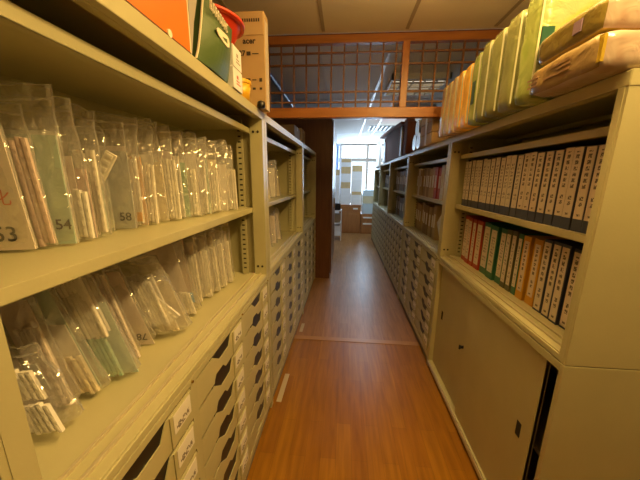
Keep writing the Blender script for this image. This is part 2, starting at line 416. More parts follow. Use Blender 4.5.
# left row
lower_cabinet('cream steel drawer cabinet at the left front, below the shelves of plastic bags', (XL, .255, 0), 0, 1.312, 3, 7)
upper_unit('cream open shelf unit at the left front, filled with clear plastic bags', ZU, 1.312, UL, (1.333 - ZU, 1.752 - ZU), (XL, .255), 0, fw=.04)
a2 = -.0175
def LP(d, off=0): return (XL + math.sin(-a2) * d + off, 1.570 + math.cos(a2) * d)
p2 = LP(0); p3 = LP(1.312 + .004)
lower_cabinet('second cream drawer cabinet in the left row, before the dark wardrobe', (*p2, 0), a2, 1.312, 3, 7)
upper_unit('second cream open shelf unit in the left row, with a few plastic bags', ZU, 1.312, UL, (1.333 - ZU, 1.752 - ZU), p2, a2, fw=.04)
lower_cabinet('third cream drawer cabinet in the left row, against the dark wardrobe', (*p3, 0), a2, 1.13, 3, 7)
upper_unit('third cream open shelf unit in the left row, touching the dark wardrobe', ZU, 1.13, UL, (1.333 - ZU, 1.752 - ZU), p3, a2, fw=.04)

# right row
def RP(y): return (XR, y)
SR = (1.325 - ZU, 1.664 - ZU)
yr = [.86, 2.112, 3.42, 4.70, 5.98, 7.05]
WR = [yr[i + 1] - yr[i] - .004 for i in range(5)]
upper_unit('cream open shelf unit at the right front, with two rows of binders', ZU, WR[0], UR, SR, RP(yr[1] - .004), PI, fw=.03, dep=.47)
# sliding-door base cabinet
sd = thing('sliding_door_cabinet', 'cream steel cabinet with sliding doors, right front below the binders', 'cabinet', (XR, yr[0], 0))
W = WR[0]
c = MB().box(0, .47, 0, .02, 0, LH - .002).box(0, .47, W - .02, W, 0, LH - .002).box(.458, .47, .02, W - .02, 0, LH - .002)
c.box(0, .458, .02, W - .02, LH - .032, LH - .002).box(0, .458, .02, W - .02, .03, .06)
part('carcass', c, PAINT, sd, bevel=.002)
part('bottom_track', MB().box(-.004, .004, 0, W, .022, .05), TRACK, sd, bevel=.002)
part('plinth', MB().box(.012, .44, .012, W - .012, 0, .03), bpy.data.materials['plinth_paint'], sd)
part('inner_shelf', MB().box(.06, .456, .02, W - .02, .45, .47), PAINT_IN, sd)
for nm, x, ya, yb, hy in (('near', .010, .085, .70, .155), ('far', .03, .64, W - .022, 1.128)):
    d = part('door', MB().box(x, x + .014, ya, yb, .052, LH - .034), PAINT, sd, bevel=.002)
    part('recessed_pull', MB().box(x - .0015, x + .002, hy - .013, hy + .013, .475, .54), DARK, d)
    part('edge_fold', MB().box(x - .001, x + .016, ya, ya + .012, .052, LH - .034), PAINT, d, bevel=.001)
lk = part('lock', MB().cyl((.008, .735, .50), 'x', .009, .02).box(.0, .008, .731, .739, .487, .513), BLACK, sd)
for i, (cl, rw, lb) in enumerate(((3, 7, 'cream drawer cabinet in the right row, just past the sliding doors'), (6, 7, 'dull cream drawer cabinet in the right row, third from the front'),
                                  (6, 7, 'dull cream drawer cabinet in the right row, fourth from the front'), (6, 7, 'farthest dull cream drawer cabinet in the right row'))):
    lower_cabinet(lb, (*RP(yr[i + 2] - .004), 0), PI, WR[i + 1], cl, rw, lock=(i == 0), notch=(.30, .68) if i == 0 else (.16, .74))
for i, lb in enumerate(('cream open shelf unit in the right row, just past the first pillar, with file boxes', 'open shelf unit in the right row, third from the front',
                        'open shelf unit in the right row, fourth from the front', 'farthest open shelf unit in the right row, near the window')):
    upper_unit(lb, ZU, WR[i + 1], UR - (.0 if i < 3 else .06), SR, RP(yr[i + 2] - .004), PI, fw=.03, dep=.45)

# ------------------------------------------------------------------ binders in the right front unit
NAVY = mat('binder_navy', (.06, .07, .12), .45, var=.1, vscale=8)
RED = mat('binder_red', (.42, .05, .03), .4); GRN = mat('binder_green', (.03, .16, .09), .4); YEL = mat('binder_yellow', (.62, .32, .03), .4)
OLV = mat('binder_olive', (.12, .12, .07), .5)
SPINE = script_mat('spine_label_print', (.66, .58, .47), (.13, .11, .1), 12, .2, .44, .95, .04)
SPINE2 = script_mat('spine_label_print_dense', (.66, .6, .5), (.22, .2, .2), 14, .3, .5, .95, .05)
PAGES = mat('page_block', (.7, .66, .55), .8)
def binder(label, x, y, z, th, h, m, spine, lab=(.1, 1.0), lean=0, dep=.24, group=None, name='binder', lw=.8, rx=1, cap=None):
    """spine faces local -x (right row) at x"""
    t = thing(name, label, 'binder', (x, y, z), 0, group); t.rotation_euler = (lean, 0, 0)
    cv = MB().box(0, .003, -th / 2, th / 2, 0, h).box(.003, dep, -th / 2, -th / 2 + .003, 0, h).box(.003, dep, th / 2 - .003, th / 2, 0, h)
    part('cover', cv, m, t, bevel=.001)
    part('page_block', MB().box(.006, dep - .012, -th / 2 + .005, th / 2 - .005, .006, h - .012), PAGES, t)
    part('spine_label', MB().box(-.0012, 0, -th / 2 * lw, th / 2 * lw, h * lab[0], h * lab[1] - .002), spine, t)
    return t
random.seed(4)
N = 22; y0b, y1b = .972, 2.035
pt = (y1b - y0b) / N
for i in range(N):
    y = y0b + pt * (i + .5)
    binder('navy binder with tall white spine label, upper row, %s from the near end' % ORD[i] if i else 'navy binder with tall white spine label, upper row, nearest the end panel',
           .818 + random.uniform(-.003, .004), y, 1.325, pt - .0035, .292 + random.uniform(-.004, .004), NAVY, SPINE if i < 9 else SPINE2, (.15, 1.0), group='binders on the upper row at right', dep=.27, lw=.86)
low = [(.985, .046, NAVY, 'white-labelled navy'), (1.032, .046, NAVY, 'white-labelled navy'), (1.08, .046, NAVY, 'white-labelled navy'), (1.127, .046, NAVY, 'white-labelled navy'), (1.182, .05, NAVY, 'white-labelled navy'),
       (1.245, .058, YEL, 'bright yellow'), (1.312, .055, YEL, 'dull yellow'), (1.364, .036, GRN, 'dark green'), (1.408, .04, OLV, 'olive'), (1.455, .044, OLV, 'olive'),
       (1.512, .058, GRN, 'green'), (1.59, .075, GRN, 'green'), (1.68, .082, GRN, 'green-edged'), (1.765, .074, RED, 'red-edged'), (1.835, .05, RED, 'thin red'), (1.895, .055, RED, 'red'), (1.965, .07, RED, 'red')]
for i, (y, th, m, nm) in enumerate(low):
    binder('%s binder with white spine label, lower row, %s from the near end' % (nm, ORD[i]) if i else 'white-labelled navy binder, lower row, beside the near end panel',
           .85 + random.uniform(-.004, .006), y + .02, .944, th - .003, (.318 if m is NAVY else .308) + random.uniform(-.006, .006), m, SPINE if i < 7 else SPINE2,
           (.03, .97) if m is NAVY else ((.13 if m in (YEL, GRN) else .1), .93), group='binders on the lower row at right', dep=.26, lw=.8 if m is NAVY else (.62 if m is YEL else .74))

# binders and boxes in the farther right units
BOXB = mat('file_box_brown', (.30, .21, .12), .6, var=.08); BOXT = mat('file_box_tan', (.48, .36, .2), .6, var=.08)
GREYB = mat('binder_grey', (.28, .28, .27), .5, var=.06)
def file_row(x, ya, yb, z, n, h, where, group, cols, hv=.02):
    th = (yb - ya) / n
    for i in range(n):
        m = random.choice(cols); nm = {BOXB.name: 'brown', BOXT.name: 'tan', GREYB.name: 'grey', NAVY.name: 'navy', RED.name: 'red', WHITE.name: 'white'}[m.name]
        binder('%s file box %s, %s from its near end' % (nm, where, ORD[i]), x + random.uniform(-.005, .01), ya + th * (i + .5), z, th - .006,
               h + random.uniform(-hv, hv), m, WHITE if m is not WHITE else PAGES, (.35, .75), group=group, name='file_box', lw=.5 if m is not WHITE else .4)
file_row(.83, 2.30, 3.36, 1.325, 13, .28, 'on the upper shelf past the first pillar', 'file boxes past the first pillar, upper shelf', [BOXB, BOXT, BOXT, BOXB, RED, WHITE], .01)
file_row(.85, 2.62, 3.36, .944, 9, .3, 'on the lower shelf past the first pillar', 'file boxes past the first pillar, lower shelf', [BOXB, BOXT, BOXT])
file_row(.83, 3.55, 4.6, 1.325, 10, .27, 'on the third unit, upper shelf', 'file boxes in the third right unit, upper shelf', [GREYB, BOXB, GREYB])
file_row(.85, 3.6, 4.6, .944, 9, .29, 'on the third unit, lower shelf', 'file boxes in the third right unit, lower shelf', [GREYB, BOXB, GREYB])
file_row(.84, 5.1, 5.9, 1.325, 7, .24, 'on the fourth unit, upper shelf', 'file boxes in the fourth right unit', [GREYB, NAVY])
# leaning pale board in the second right unit
lb = tag(part('board', MB().box(0, .012, -.14, .14, 0, .20), mat('pale_board', (.55, .56, .58), .5), loc=(.825, 2.44, 1.037), rot=(math.radians(38), math.radians(8), 0)), 'pale grey board leaning sideways just past the first right pillar', 'board')
lb2 = tag(part('board', MB().box(0, .012, -.1, .1, 0, .26), WMETAL, loc=(.825, 6.55, 1.0), rot=(math.radians(30), math.radians(6), 0)), 'white board leaning in the farthest right shelf unit', 'board')

# ------------------------------------------------------------------ plastic bags
def film_mesh(rnd, w, h, t, shear, fill=.7, nx=20, nz=30, crumple=1.0, rb=.006):
    mb = MB(); sd = rnd.uniform(0, 99)
    lean = rnd.uniform(-.014, .014)
    idx = {}
    for s in (-1, 1):
        for j in range(nz + 1):
            fz = j / nz
            for i in range(nx + 1):
                fx = i / nx
                edge = math.sin(PI * fx) ** .5
                prof = (min(1, fz * 9) ** .5) * (1 if fz < fill else max(0.06, 1 - (fz - fill) / (1 - fill) * 1.05))
                y = s * t / 2 * edge * prof
                nv = noise.noise_vector(Vector((fx * 3 + sd, fz * 4.5 + s * .15, sd)))
                nv2 = noise.noise_vector(Vector((fx * 9 + sd, fz * 11 + s * 2, sd + 5)))
                nv3 = noise.noise_vector(Vector((fx * 23 + sd, fz * 25 + s * 3, sd + 9)))
                y += crumple * (.008 * nv.y * (.25 + fz) + .0055 * nv2.y * (.35 + .8 * fz) + .0032 * nv3.y * (.5 + .6 * fz)) * min(1, 6 * fx + .3, 6 * (1 - fx) + .3) + lean * fz * fz * .6
                x = -w + w * fx + crumple * .012 * nv.x * fz - shear * h * fz
                z = h * fz + crumple * .016 * nv.z * fz * fz + (.0 if fz > .05 else .0) + (1 - edge) * rb * (1 - fz) ** 2
                idx[(s, i, j)] = len(mb.v); mb.v.append((x, y, max(z, .001)))
        for j in range(nz):
            for i in range(nx):
                q = [idx[(s, i, j)], idx[(s, i + 1, j)], idx[(s, i + 1, j + 1)], idx[(s, i, j + 1)]]
                mb.f.append(q if s < 0 else q[::-1]); mb.mi.append(0)
    return mb
def sh(mb, k):
    mb.v = [(x - k * z, y, z) for x, y, z in mb.v]; return mb
def bag(label, loc, w, h, t, items, shear=0.0, tilt=0.0, rz=0.0, seed=0, film=None, group=None, writing=None, crumple=1.0, fill=.7, red=None, rb=.006):
    rnd = random.Random(seed)
    o = thing('plastic_bag', label, 'plastic bag', loc, 0, group); o.rotation_euler = (tilt, 0, rz)
    f = film_mesh(rnd, w, h, t, shear, fill, crumple=crumple, rb=rb).mesh('film', film or FILM)
    fo = link('film', f, o)
    nx, nz = 20, 30; q = (nx + 1) * (nz + 1); V = [v.co for v in f.vertices]
    def G(sd_, i, j): return V[(0 if sd_ < 0 else q) + j * (nx + 1) + i]
    mb = MB()
    def ribbon(pa, pb):
        b = len(mb.v); mb.v += [tuple(c) for c in pa] + [tuple(c) for c in pb]; m = len(pa)
        for k in range(m - 1): mb.f.append([b + k, b + k + 1, b + m + k + 1, b + m + k]); mb.mi.append(0)
    off = Vector((0, -.0012, 0))
    for i0, sg in ((0, 1), (nx, -1)):
        ribbon([G(-1, i0, j) + off for j in range(nz + 1)], [G(-1, i0, j) + off + Vector((sg * .0035, -.0004, 0)) for j in range(nz + 1)])
    jt = nz - 2
    ribbon([G(-1, i, nz) + off for i in range(nx + 1)], [G(-1, i, nz) + off - Vector((0, 0, .003)) for i in range(nx + 1)])
    ribbon([G(-1, i, jt) + off for i in range(nx + 1)], [G(-1, i, jt) + off - Vector((0, 0, .005)) for i in range(nx + 1)])
    link('seal', mb.mesh('seal', SEAL), o)
    front = 0
    for it in items:
        k = it[0]
        if k == 'bundle' and it[3] > .0135: it = (k, it[1], int(round(it[2] * it[3] / .0105)), .0105) + tuple(it[4:])
        if k == 'card':           # colour, x0, x1, z0, z1, y
            _, cname, x0, x1, za, zb, y = it
            mb = MB(); n = 5
            for j in range(n): mb.box(x0, x1, y - .0012, y + .0012, za + (zb - za) * j / n, za + (zb - za) * (j + 1) / n)
            part('paper_card', sh(mb, shear), PAPER[cname], o); front = min(front, y)
        elif k == 'bundle':       # x0, n, width of one, z0, length, y, colour
            _, x0, n, sw, za, L, y, cname = it
            mb = MB()
            for q in range(n):
                dz = rnd.uniform(0, .010); dy = rnd.uniform(-.002, .002)
                xa = x0 + q * sw
                mb.box(xa, xa + sw * .86, y - sw * .42 + dy, y + sw * .42 + dy, za + dz, za + L + dz)
                nb = max(3, int(L / .022))
                for e in range(nb):   # raised cells along the strip
                    zc = za + dz + L * (e + .5) / nb
                    mb.box(xa + sw * .15, xa + sw * .7, y - sw * .55 + dy, y - sw * .42 + dy, zc - .007, zc + .007)
            part('strip_bundle', sh(mb, shear), STRIP if cname is None else PAPER[cname], o, bevel=.001)
        elif k == 'diag':         # a loose strip set across the bag: x, z, angle, length, width, y
            _, x0, za, ang, L, wd, y, cname = it
            Mx = Matrix.Translation((x0, y, za)) @ Matrix.Rotation(ang, 4, 'Y')
            mb = MB().box(-wd / 2, wd / 2, -.004, .004, 0, L, 0, Mx)
            nb = max(3, int(L / .02))
            for e in range(nb): mb.box(-wd * .3, wd * .3, -.0065, -.004, L * (e + .2) / nb, L * (e + .75) / nb, 0, Mx)
            part('loose_strip', mb, STRIP if cname is None else PAPER[cname], o, bevel=.001)
    if writing:
        s, size, x, z, y, rot, ink = writing
        text('handwriting', s, size, ink, o, (x - shear * z, y - .0018, z), (PI / 2, rot, 0), bold=.0004)
    if red:
        s, size, x, z, y = red
        text('red_writing', s, size, REDINK, o, (x - shear * z, y - .0018, z), (PI / 2, 0, 0))
    return o
ZB = 1.3345
GU = 'plastic bags on the upper left shelf'; GLW = 'plastic bags on the lower left shelf'
bag('clear bag with a pale card marked 53, leftmost on the upper shelf', (-.672, .550, ZB), .17, .33, .02,
    [('card', 'pink', -.165, -.003, .004, .265, -.003), ('card', 'white', -.16, -.004, .004, .26, .004)], shear=.06, tilt=.02, rz=.3, seed=1, writing=('53', .046, -.048, .038, -.004, 0, INK), red=('化', .036, -.035, .115, -.004), group=GU, crumple=.5, fill=.85)
bag('bag holding narrow pink strips, pressed behind the card marked 53', (-.655, .580, ZB), .15, .31, .024,
    [('bundle', -.034, 2, .016, .004, .23, 0, 'rose'), ('card', 'cream', -.14, -.03, .004, .24, .008)], shear=.06, tilt=.02, rz=.3, seed=2, group=GU, crumple=.6)
bag('tall clear bag with a pale teal card marked 54', (-.634, .612, ZB), .16, .35, .028,
    [('card', 'teal', -.15, -.006, .004, .25, -.003), ('card', 'white', -.145, -.01, .004, .26, .008)], tilt=.02, rz=.28, seed=3, writing=('54', .034, -.024, .05, -.004, 0, INK), group=GU)
bag('clear bag with a squat white block of strips, right of the teal 54 card', (-.636, .662, ZB), .15, .335, .05,
    [('bundle', -.105, 5, .020, .004, .118, -.008, 'white'), ('card', 'pink', -.115, -.03, .004, .21, .008), ('card', 'rose', -.03, -.005, .004, .18, .012)], tilt=.02, rz=.22, seed=4, group=GU)
bag('clear bag of long cream strips standing upright, fifth from the left', (-.636, .712, ZB), .14, .33, .05,
    [('bundle', -.058, 3, .017, .004, .215, -.006, None), ('card', 'teal', -.13, -.05, .004, .21, .01), ('card', 'cream', -.12, -.07, .004, .18, -.012)], tilt=.02, rz=.2, seed=5, group=GU)
bag('clear bag with a teal slip and a loose strip poking up diagonally', (-.668, .762, ZB), .12, .30, .04,
    [('bundle', -.05, 2, .016, .004, .13, 0, 'teal'), ('diag', -.03, .14, .55, .10, .03, -.006, None), ('card', 'cream', -.12, -.06, .004, .16, .006)], tilt=0, rz=.2, seed=6, group=GU)
bag('clear bag with a dark grey card marked 58', (-.640, .818, ZB), .16, .32, .03,
    [('card', 'grey', -.15, -.004, .004, .235, -.003), ('card', 'pink', -.15, -.01, .1, .25, .006)], rz=.2, seed=7, writing=('58', .036, -.030, .04, -.0045, 0, INK), group=GU)
cols = ['orange', 'white', 'cream', 'pink', 'green', 'white', 'teal', 'cream', 'white', 'grey']
descr = ['an orange-tipped strip', 'bright strips and a crumpled top', 'cream strips', 'a rose pink card', 'a green slip', 'white strips', 'a teal slip', 'short cream strips', 'a white sheet', 'a grey slip']
yy = [.868, .920, .97, 1.02, 1.075, 1.13, 1.19, 1.25, 1.31, 1.375]
xx = [-.64, -.638, -.632, -.624, -.606, -.59, -.574, -.56, -.548, -.536]
for i in range(10):
    rnd = random.Random(50 + i)
    its = [('bundle', -.042 - .01 * (i % 3), 2 + i % 2, .016, .004, .18 + .06 * rnd.random(), -.006, None if i % 2 else 'white'),
           ('card', cols[i], -.075, -.006, .004, .21 + .05 * rnd.random(), .010), ('card', cols[(i + 3) % 10], -.15, -.05, .004, .22, -.010),
           ('bundle', -.13, 3, .017, .004, .17, .0, None)]
    if i == 0: its.append(('card', 'orange', -.04, -.01, .02, .05, -.014))
    bag('clear bag with %s, %s bag right of the 58 card' % (descr[i], ORD[i] if i else 'first'), (xx[i], yy[i], ZB), .165, (.345, .35, .345, .335, .335, .33, .325, .325, .32, .315)[i], .05, its,
        tilt=rnd.uniform(-.03, .03), rz=.14 + rnd.uniform(-.06, .06), shear=rnd.uniform(-.02, .03), seed=20 + i, group=GU, crumple=1.1, film=FILM if i % 3 else FILM_MILK)
ZS = .9445
def lowbag(label, x, y, w, h, t, items, k, seed, rz=.22, **kw): return bag(label, (x, y, ZS), w, h, t, items, shear=k, seed=seed, group=GLW, rz=rz, rb=.035, **kw)
lowbag('milky bag with a grey-pink sheet, nearest the front on the lower shelf', -.628, .402, .14, .20, .055, [('card', 'pink', -.12, -.02, .01, .15, 0), ('bundle', -.1, 4, .02, .010, .09, -.010, 'pink')], .38, 61, film=FILM_MILK, tilt=-.1)
lowbag('clear bag of chunky white strips, at the left edge of the lower shelf', -.668, .450, .145, .29, .07, [('bundle', -.13, 5, .022, .08, .16, -.018, None), ('bundle', -.125, 5, .02, .01, .07, -.01, 'white'), ('card', 'pink', -.13, -.01, .006, .22, .010)], .18, 62, tilt=-.06, film=FILM_MILK)
lowbag('bulging clear bag of short white strips in front on the lower shelf', -.572, .490, .20, .20, .095, [('bundle', -.17, 7, .022, .012, .065, -.036, 'white'), ('bundle', -.165, 7, .021, .085, .065, -.028, None), ('card', 'grey', -.045, -.018, .10, .16, -.012)], .35, 63, crumple=1.3, tilt=-.08)
lowbag('clear bag with long pink cards and a blue patch, lower shelf', -.625, .538, .16, .33, .045, [('card', 'pink', -.15, -.085, .004, .30, -.006), ('card', 'rose', -.08, -.015, .004, .28, .0), ('bundle', -.06, 3, .016, .01, .2, -.010, 'pink'), ('card', 'blue', -.125, -.095, .20, .235, -.009)], .22, 64, tilt=-.02, film=FILM_MILK)
lowbag('clear bag with a pale teal sheet leaning back on the lower shelf', -.588, .585, .17, .34, .055, [('card', 'teal', -.155, -.02, .02, .31, 0), ('bundle', -.10, 5, .016, .012, .10, -.014, 'cream'), ('card', 'white', -.09, -.02, .11, .2, -.006)], .30, 65, tilt=-.02, film=FILM_MILK)
lowbag('large clear bag of long white strips leaning back on the lower shelf', -.555, .652, .21, .335, .075, [('bundle', -.155, 6, .023, .13, .165, -.022, None), ('bundle', -.14, 6, .02, .14, .15, -.002, 'white'), ('card', 'teal', -.07, -.015, .004, .22, .012), ('bundle', -.09, 4, .014, .012, .11, -.014, 'green'), ('bundle', -.18, 5, .014, .012, .1, -.008, 'pink')], .28, 66, crumple=1.3, tilt=-.02, film=FILM_MILK)
lowbag('clear bag with tall rose strips, just left of the 78 card', -.612, .730, .13, .32, .05, [('bundle', -.075, 4, .018, .004, .27, -.006, 'pink'), ('card', 'rose', -.13, -.08, .01, .27, .006)], .25, 67)
lowbag('clear bag with a pinkish-grey card marked upside-down 78', -.612, .80, .15, .29, .03, [('card', 'pink', -.14, -.006, .004, .26, -.003), ('card', 'grey', -.13, -.02, .004, .26, .006)], .3, 68, writing=('78', .034, -.032, .035, -.0045, PI, INK))
lowbag('big bulging bag of strip packs slumped mid lower shelf', -.535, .890, .22, .29, .11, [('bundle', -.18, 6, .023, .05, .16, -.040, None), ('bundle', -.17, 6, .021, .06, .16, -.01, 'white'), ('diag', -.05, .06, -.75, .13, .06, -.03, None), ('card', 'cream', -.2, -.02, .01, .19, .025), ('bundle', -.09, 3, .022, .02, .08, -.03, 'cream')], .3, 69, crumple=1.2, film=FILM_MILK, tilt=.0)
lowbag('clear bag with a broad rose sheet and blue slip, behind the slumped bag', -.565, 1.02, .2, .33, .05, [('card', 'pink', -.18, -.03, .03, .30, 0), ('card', 'blue', -.1, -.01, .06, .1, -.012), ('bundle', -.07, 3, .017, .006, .09, -.012, None)], .2, 70, crumple=1.1)
for i, (x, y, cn, d) in enumerate(((-.60, 1.115, 'pink', 'a tall pink card'), (-.585, 1.18, 'white', 'upright white strips'), (-.575, 1.245, 'cream', 'cream strips'), (-.57, 1.31, 'white', 'a white slip'), (-.565, 1.375, 'pink', 'a faded pink slip'))):
    lowbag('clear bag with %s, upright at the far end of the lower shelf' % d, x, y, .16, .33, .045,
           [('card', cn, -.14, -.02, .004, .28, .006), ('bundle', -.05, 3, .014, .004, .22, -.006, None)] + ([('card', 'rose', -.15, -.05, .004, .3, -.01)] if i in (0, 4) else []), .06, 80 + i, rz=.12, tilt=random.Random(i).uniform(-.02, .02), film=FILM_MILK if i % 2 else FILM)
# bags in the second left unit
for lv, z in ((0, 1.3345), (1, ZS)):
    for i in range(5):
        d = .26 + .16 * i; p = LP(d); rnd = random.Random(200 + i + 10 * lv)
        cn = rnd.choice(['white', 'pink', 'teal', 'cream', 'pink'])
        bag('plastic bag on the %s shelf of the second left unit, %s from its near post' % ('upper' if lv == 0 else 'lower', ORD[i]), (p[0] - .13, p[1], z), .2, .3, .06,
            [('card', cn, -.18, -.01, .004, .24, -.012), ('bundle', -.1, 4, .018, .004, .2, .004, None)], shear=rnd.uniform(0, .15), seed=300 + i + 10 * lv, film=FILM_MILK if i % 2 else FILM,
            group='plastic bags in the second left unit')

# ------------------------------------------------------------------ things on top of the left row
ZT = ZU + UL + .0015
ORANGE = mat('orange_card', (.85, .18, .015), .35, var=.03); GREEN = mat('green_card', (.07, .12, .035), .4, var=.05)
CREAM = mat('cream_edge', (.8, .72, .55), .6); REDP = mat('red_plastic', (.7, .05, .015), .3); YELP = mat('yellow_plastic', (.8, .45, .03), .3); MAG = mat('grey_file', (.34, .31, .28), .5)
ob = thing('orange_box', 'large orange cardboard box on top of the left front unit', 'box', (-.438, .40, ZT + .001))
part('body', MB().box(-.30, 0, 0, .447, 0, .30), ORANGE, ob, bevel=.002)
part('lid_edge', MB().box(-.30, -.001, .447, .452, .002, .29), CREAM, ob)
part('dark_base_line', MB().box(-.298, .0012, .0, .447, .0, .003), DKWOOD, ob)
part('clasp', MB().cyl((.0, .345, .006), 'x', .009, .004, 14), CREAM, ob, label='cream half-round clasp')
# green carrier bag
gb = thing('green_bag', 'dark green paper carrier bag with white print, between the orange box and white boxes', 'paper bag', (-.432, .872, ZT))
mb = MB(); n = 12; GH = .205; GS = .36
def gid(q, i, j): return q * (n + 1) ** 2 + j * (n + 1) + i
def gx(fy, fz): return .022 * math.sin(PI * fy) * math.sin(PI * min(1, fz * .9 + .1)) - .004
for q in (0, 1):
    for j in range(n + 1):
        for i in range(n + 1):
            fy, fz = i / n, j / n
            mb.v.append((gx(fy, fz) if q == 0 else -.13 - gx(fy, fz) * .4, .222 * fy + GS * GH * fz ** .8, GH * fz))
for q in (0, 1):
    for j in range(n):
        for i in range(n):
            mb.f.append([gid(q, i, j), gid(q, i + 1, j), gid(q, i + 1, j + 1), gid(q, i, j + 1)]); mb.mi.append(0)
for j in range(n):
    for i in (0, n): mb.f.append([gid(0, i, j), gid(1, i, j), gid(1, i, j + 1), gid(0, i, j + 1)]); mb.mi.append(0)
for i in range(n):
    for j in (0, n): mb.f.append([gid(0, i, j), gid(0, i + 1, j), gid(1, i + 1, j), gid(1, i, j)]); mb.mi.append(0)
part('body', mb, GREEN, gb)
mb = MB(); mb.prism([(-.004 + GS * GH * f ** .8, GH * f) for f in [k / 8 for k in range(9)]] + [(.001 + GS * GH * f ** .8, GH * f) for f in [k / 8 for k in range(8, -1, -1)]], 'x', -.006, -.0015)
part('white_fold', mb, CREAM, gb)
part('grey_side_file', MB().prism([(-.013, 0), (-.009, 0), (.018, .10), (.058, .20), (-.002, .22)], 'x', -.14, -.012), MAG, gb)
# emblem: white rounded sail shape with an opening, set on the front face
sail = [(.100, .119), (.114, .13), (.13, .132), (.184, .137), (.2, .132), (.203, .12), (.198, .106), (.178, .1), (.114, .108)]
sail_in = [(.142, .116), (.16, .112), (.182, .112), (.18, .124), (.16, .120)]
part('emblem', MB().prism(sail, 'x', .0165, .0195), CREAM, gb)
part('emblem_opening', MB().prism(sail_in, 'x', .0195, .0202), GREEN, gb)
rnd = random.Random(3)
for k in range(8):
    cy = .078 + .0165 * k; cz = .175 - .0015 * k
    mb = MB().box(.012, .0165, cy - .0018, cy + .0018, cz - .014, cz + .014)
    zz = rnd.choice((-.014, -.002, .010)); mb.box(.012, .0165, cy + .0015, cy + .009, cz + zz, cz + zz + .004)
    zz = rnd.choice((-.010, .006, .010)); mb.box(.012, .0165, cy + .0015, cy + .008, cz + zz, cz + zz + .004)
    part('lettering', mb, CREAM, gb)
# red basin on top of a pale carton behind the green bag
pc = tag(part('carton', MB().box(-.15, 0, -.10, .09, 0, .185), KRAFT, loc=(-.60, 1.235, ZT), bevel=.002), 'plain carton behind the green bag, under the red basin', 'box')
rb = thing('red_basin', 'round red plastic basin lying on top of the left front unit', 'basin', (-.580, 1.262, ZT + .187))
Mx = Matrix.Translation((0, 0, 0))
part('bowl', MB().lathe([(.0, 0), (.085, 0), (.10, .012), (.138, .085), (.14, .088)], 36), REDP, rb, smooth=True)
part('rim', MB().lathe([(.137, .082), (.152, .082), (.154, .092), (.137, .094), (.135, .086)], 36), REDP, rb, smooth=True)
BAR = mat('barcode_ink', (.35, .3, .24), .6)
for i, (z, wd, lb) in enumerate(((0, .095, 'small white box, lower of the two stacked past the green bag'), (.078, .088, 'small white box, upper of the two stacked past the green bag'))):
    b = thing('white_box', lb, 'box', (-.428, 1.138 + .006 * i, ZT + z), 0, 'small white boxes')
    part('body', MB().box(-.12, 0, 0, wd, 0, .074), WHITE, b, bevel=.002)
    part('printed_mark', MB().box(0, .0008, .03, .07, .02, .024).box(0, .0008, .03, .06, .03, .034).box(0, .0008, .035, .05, .04, .052), REDINK if i == 0 else BAR, b)
yb = thing('yellow_tub', 'round yellow plastic tub before the tall monitor carton', 'tub', (-.482, 1.345, ZT))
part('body', MB().lathe([(0, 0), (.042, 0), (.05, .07), (.0, .07)], 24), YELP, yb, smooth=True)
part('lid', MB().lathe([(0, .07), (.053, .07), (.053, .085), (0, .088)], 24), YELP, yb)
# tall carton
mc = thing('monitor_carton', 'tall brown monitor carton standing on the left front unit', 'box', (-.400, 1.49, ZT))
part('body', MB().box(-.21, 0, 0, .075, 0, .43), KRAFT, mc, bevel=.002)
part('flap', MB().box(-.205, -.004, -.003, .0, .33, .425), mat('kraft_flap', (.56, .40, .2), .7, var=.04), mc, bevel=.001)
part('side_tape', MB().box(-.002, .0015, .01, .065, .0, .40), mat('pale_tape', (.6, .52, .4), .4), mc)
ROT = (PI / 2, 0, 0)
DINK = mat('carton_ink', (.06, .045, .03), .7)
text('printed_name', 'acer', .036, DINK, mc, (-.075, -.0012, .305), ROT, bold=.0012)
text('printed_size', '27', .032, DINK, mc, (-.112, -.0012, .252), ROT, bold=.0012)
for (xa, xb, za, zb) in ((-.09, -.07, .243, .26), (-.062, -.03, .248, .252), (-.1, -.075, .13, .142), (-.066, -.045, .132, .137), (-.03, -.016, .126, .142), (-.1, -.08, .09, .102), (-.065, -.05, .09, .1), (-.03, -.017, .09, .1)):
    part('printed_mark', MB().box(xa, xb, -.0012, -.0004, za, zb), DINK, mc)
for k in range(9): part('printed_mark', MB().box(-.115 + .011 * k, -.115 + .011 * k + .006, -.0046, -.0035, .385, .398), DINK, mc)
bc = tag(part('end_cap', MB().lathe([(0, 0), (.018, 0), (.021, .008), (.018, .026), (.008, .032), (0, .033)], 20), BLACK, loc=(-.418, 1.463, ZT), smooth=True), 'small round black cap at the foot of the monitor carton', 'cap')

# cartons on the second and third left units, half hidden under the transom
for i, (d, wd, h, m, lb) in enumerate(((.25, .3, .15, KRAFT, 'low brown carton on the second left unit'), (1.6, .35, .22, BOXB, 'dark brown carton on the third left unit, nearer'), (2.05, .3, .26, KRAFT, 'brown carton on the third left unit, against the wardrobe'))):
    p = LP(d)
    b = thing('carton', lb, 'box', (p[0] - .14, p[1], ZT), a2)
    part('body', MB().box(-.28, 0, 0, wd, 0, h), m, b, bevel=.002)
    part('tape', MB().box(-.28, .0008, wd / 2 - .025, wd / 2 + .025, h - .04, h + .0008), bpy.data.materials['pale_tape'], b)

